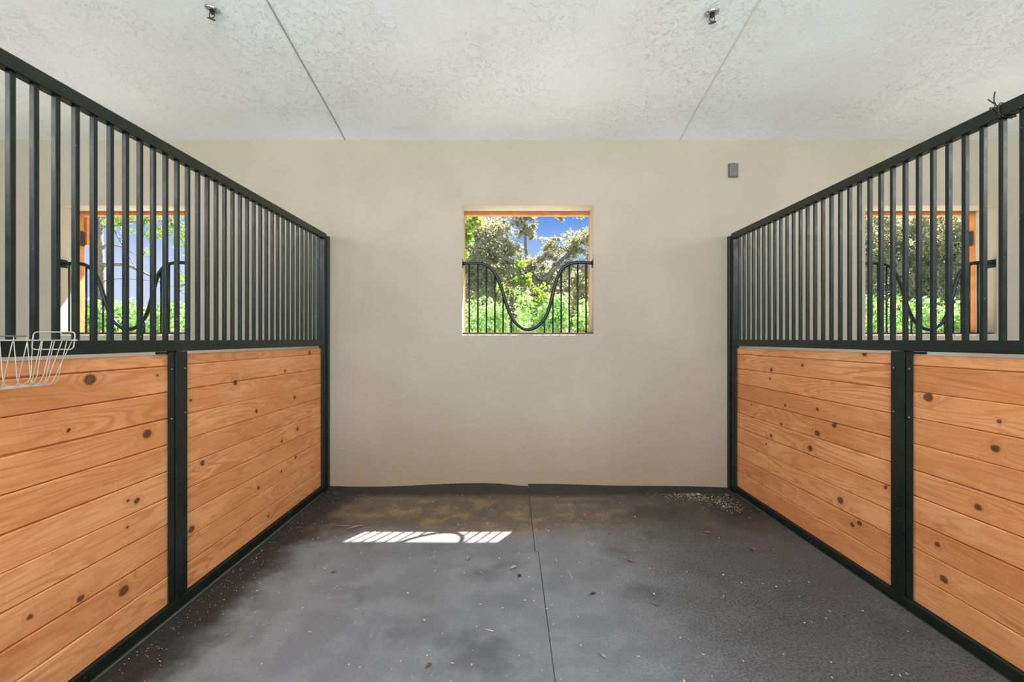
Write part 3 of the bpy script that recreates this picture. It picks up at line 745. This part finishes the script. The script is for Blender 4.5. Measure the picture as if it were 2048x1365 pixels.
for i, x in enumerate(places):
    if i not in seen: continue
    k = i % 3; hgt = {8: 1.12, 9: 1.20, 10: 1.1, 14: 1.18, 15: 1.16, 2: 1.1, 3: 1.08, 4: 1.1, 1: 1.1}.get(i, 1.1)
    root = thing('hedge_shrub', (x, 8.4, -.2), seen[i], 'shrub', 'hedge outside the windows')
    if len(protos) < 3:
        me_o = hb[len(protos)]; saved = root.location.copy(); root.location = (0, 0, 0)
        fo = me_o.build('foliage', M['hedge'], root); root.location = saved; protos.append(fo)
        st = MB(); rr = random.Random(i)
        for q in range(6):
            a = rr.uniform(0, 2*PI); st.tube([(0, 0, 0), (.12*math.cos(a), .1*math.sin(a), .6), (.35*math.cos(a), .2*math.sin(a), 1.3)], [.02, .014, .007], 6)
        root.location = (0, 0, 0); so = st.build('stems', M['bark'], root); root.location = saved
        if len(protos) == 1: stem_o = so
    else:
        c = protos[k].copy(); c.parent = root; COL.objects.link(c); c2 = stem_o.copy(); c2.parent = root; COL.objects.link(c2)
    root.scale = (1, 1, hgt); root.rotation_euler.z = PI*(i % 2)

def tree(name, lab, base, trunk, limbs, blobs, mat, leaf=.07, dens=1.0, seed=1, asp=.5, group='trees beyond the hedge', drift=0.0, cat='tree'):
    rr = random.Random(seed); root = thing(name, base, lab, cat, group)
    mb = MB(); mb.tube(trunk[0], trunk[1], 10); mb.build('trunk', M['bark'], root, smooth=True)
    br = MB()
    for pts, r in limbs: br.tube(catmull(pts, 4), [r*(1-.75*i/(4*(len(pts)-1))) for i in range(4*(len(pts)-1)+1)], 7)
    lv = MB()
    tips = [p for pts, r in limbs for p in pts[1:]] or [trunk[0][-1]]
    for c, r, n in blobs:
        c = Vector(c); near = min(tips, key=lambda p: (Vector(p)-c).length)
        for q in range(max(2, int(r*4))):
            e = c+rdir(rr)*r*.85; mid_ = (Vector(near)+e)/2+rdir(rr)*.25*r
            w0 = min(.026, r*.045); br.tube([near, mid_, e], [w0, w0*.7, w0*.3], 5)
        # sub clusters give a broken outline
        subs = [(c+Vector((d.x, d.y*.8, d.z*.85))*r*rr.uniform(.2, 1.2), r*rr.uniform(.12, .36)) for d in (rdir(rr) for _ in range(int(20+r*22)))]
        for i in range(int(n*dens)):
            s_, q = rr.choice(subs); d = rdir(rr); p = s_+Vector((rr.gauss(0, .62), rr.gauss(0, .62), rr.gauss(0, .5)))*q
            if drift: p = s_+Vector((d.x*1.3, d.y, d.z*.55-drift*abs(d.x)*.2))*q
            leaf_quad(lv, p, leaf*rr.uniform(.7, 1.35), rdir(rr)+Vector((0, 0, .4)), asp, rr)
    br.build('branches', M['bark'], root, smooth=True)
    lv.build('foliage', M[mat], root)
    return root
def O(px, py, Y): return tuple(on_y(px, py, Y))
# live oak filling the middle window
tree('oak_tree', 'grey-green oak with twisting limbs seen through the middle window', (O(1100, 0, 14)[0], 14, -.2),
     ([(1.3, 14, -.2), (1.2, 14, 1.2), O(1085, 560, 14)], [.26, .2, .15]),
     [([O(1085, 575, 14), O(1050, 540, 14), O(1000, 510, 13.6), O(950, 470, 13.4)], .12),
      ([O(1085, 575, 14), O(1110, 535, 14), O(1140, 505, 14.2), O(1170, 480, 14.4)], .10),
      ([O(1060, 545, 14), O(1052, 500, 14), O(1050, 440, 14)], .08),
      ([O(1085, 560, 13.5), O(1125, 532, 13.5), O(1185, 545, 13.5)], .07),
      ([O(1000, 575, 13.8), O(970, 540, 13.8), O(930, 520, 13.8)], .09)],
     [(O(950, 470, 13.6), .75, 3000), (O(985, 520, 14.2), .95, 4600), (O(935, 545, 14), .85, 3400), (O(1000, 455, 14.2), .50, 1500), (O(1018, 560, 14.2), .85, 3800),
      (O(1052, 460, 14), .34, 1050), (O(1050, 425, 14), .40, 1100), (O(1062, 530, 14.2), .50, 1700), (O(1105, 505, 14.4), .50, 1500), (O(1150, 490, 14.2), .45, 1300), (O(1185, 470, 14.3), .45, 1400),
      (O(1170, 545, 14.2), .70, 2600), (O(1110, 575, 14.4), .80, 3200), (O(1080, 610, 14.2), .80, 3000), (O(1180, 600, 14.4), .8, 2800), (O(960, 610, 14.4), .9, 3000), (O(1120, 430, 14), .22, 220), (O(1160, 430, 14), .2, 160), (O(1020, 500, 14), .4, 1300), (O(925, 420, 14), .6, 1800)],
     'oak', .07, 1.35, 5)
tree('oak_tree', 'pale grey oak farther back, low behind the middle window hedge', (O(1040, 0, 19)[0], 19, -.2),
     ([(.5, 19, -.2), (.4, 19, 1.5), O(1040, 600, 19)], [.3, .22, .18]),
     [([O(1040, 600, 19), O(1000, 570, 19), O(950, 560, 19)], .12), ([O(1040, 600, 19), O(1090, 575, 19), O(1160, 570, 19)], .12)],
     [(O(940+i*30, 600-12*(i % 3), 19), 1.0, 1900) for i in range(9)]+[(O(930+i*38, 640, 18.5), 1.1, 1500) for i in range(8)],
     'oak', .11, 1.0, 9)
tree('sapling', 'fresh yellow-green leafy sapling between hedge and oak in the middle window', (O(1040, 0, 10.5)[0], 10.5, -.2),
     ([(.25, 10.5, -.2), O(1045, 620, 10.5), O(1040, 540, 10.5)], [.05, .035, .02]), [],
     [(O(1040, 530, 10.5), .16, 160), (O(1050, 560, 10.5), .22, 240), (O(1075, 600, 10.3), .34, 420), (O(1110, 610, 10.3), .3, 300), (O(1010, 585, 10.5), .2, 170)], 'bright', .075, 1.0, 12)
tree('broadleaf_tree', 'bright green leafy tree at the upper left of the middle window', (-1.9, 9.5, -.2),
     ([(-1.9, 9.5, -.2), (-1.8, 9.5, 2), O(880, 470, 9.5)], [.12, .1, .06]),
     [([O(880, 470, 9.5), O(915, 450, 9.5), O(945, 440, 9.5)], .03)],
     [(O(925, 455, 9.5), .28, 900), (O(948, 440, 9.5), .17, 330), (O(905, 500, 9.5), .3, 700), (O(935, 480, 9.5), .14, 220)], 'bright', .08, 1.0, 14)
# feathery tree in the left window
lt = 9.6
tree('acacia_tree', 'slender pale-barked tree with feathery green sprays in the left window', (O(203, 0, lt)[0], lt, -.2),
     ([O(203, 815, lt), O(202, 640, lt), O(203, 560, lt), O(201, 495, lt), O(200, 420, lt)], [.085, .075, .07, .055, .03]),
     [([O(202, 500, lt), O(215, 490, lt), O(245, 495, lt), O(280, 515, lt)], .03), ([O(203, 530, lt), O(250, 530, lt), O(275, 540, lt), O(300, 552, lt), O(340, 575, lt)], .045),
      ([O(201, 455, lt), O(240, 450, lt), O(290, 440, lt), O(340, 445, lt)], .022), ([O(225, 455, lt), O(245, 490, lt), O(262, 520, lt), O(275, 545, lt)], .018),
      ([O(201, 440, lt), O(225, 425, lt), O(260, 420, lt)], .02), ([O(203, 563, lt), O(240, 558, lt), O(300, 562, lt), O(350, 575, lt)], .012), ([O(201, 460, lt), O(185, 440, lt), O(175, 425, lt)], .02)],
     [(O(240, 440, lt), .32, 650), (O(290, 435, lt), .30, 560), (O(310, 465, lt), .26, 420), (O(350, 450, lt), .36, 700), (O(370, 490, lt), .22, 260), (O(200, 430, lt), .25, 350), (O(335, 410, lt), .4, 500), (O(180, 445, lt), .2, 160), (O(300, 505, lt), .12, 60), (O(375, 560, lt), .25, 300), (O(370, 620, lt), .3, 400)],
     'pine', .075, 1.0, 21, .22, drift=.8)
# dense oak behind the right window
tree('oak_tree', 'dense grey-green oak filling the right window', (O(1850, 0, 13)[0], 13, -.2),
     ([(12.2, 13, -.2), O(1855, 620, 13), O(1850, 520, 13)], [.28, .22, .16]),
     [([O(1850, 560, 13), O(1800, 500, 13), O(1740, 470, 13)], .1), ([O(1850, 540, 13), O(1900, 490, 13), O(1950, 450, 13)], .1)],
     [(O(1725+i*42, 440+j*48, 12.6+.4*((i+j) % 3)), .70, 1500) for i in range(7) for j in range(5)], 'oak', .08, 1.0, 31)
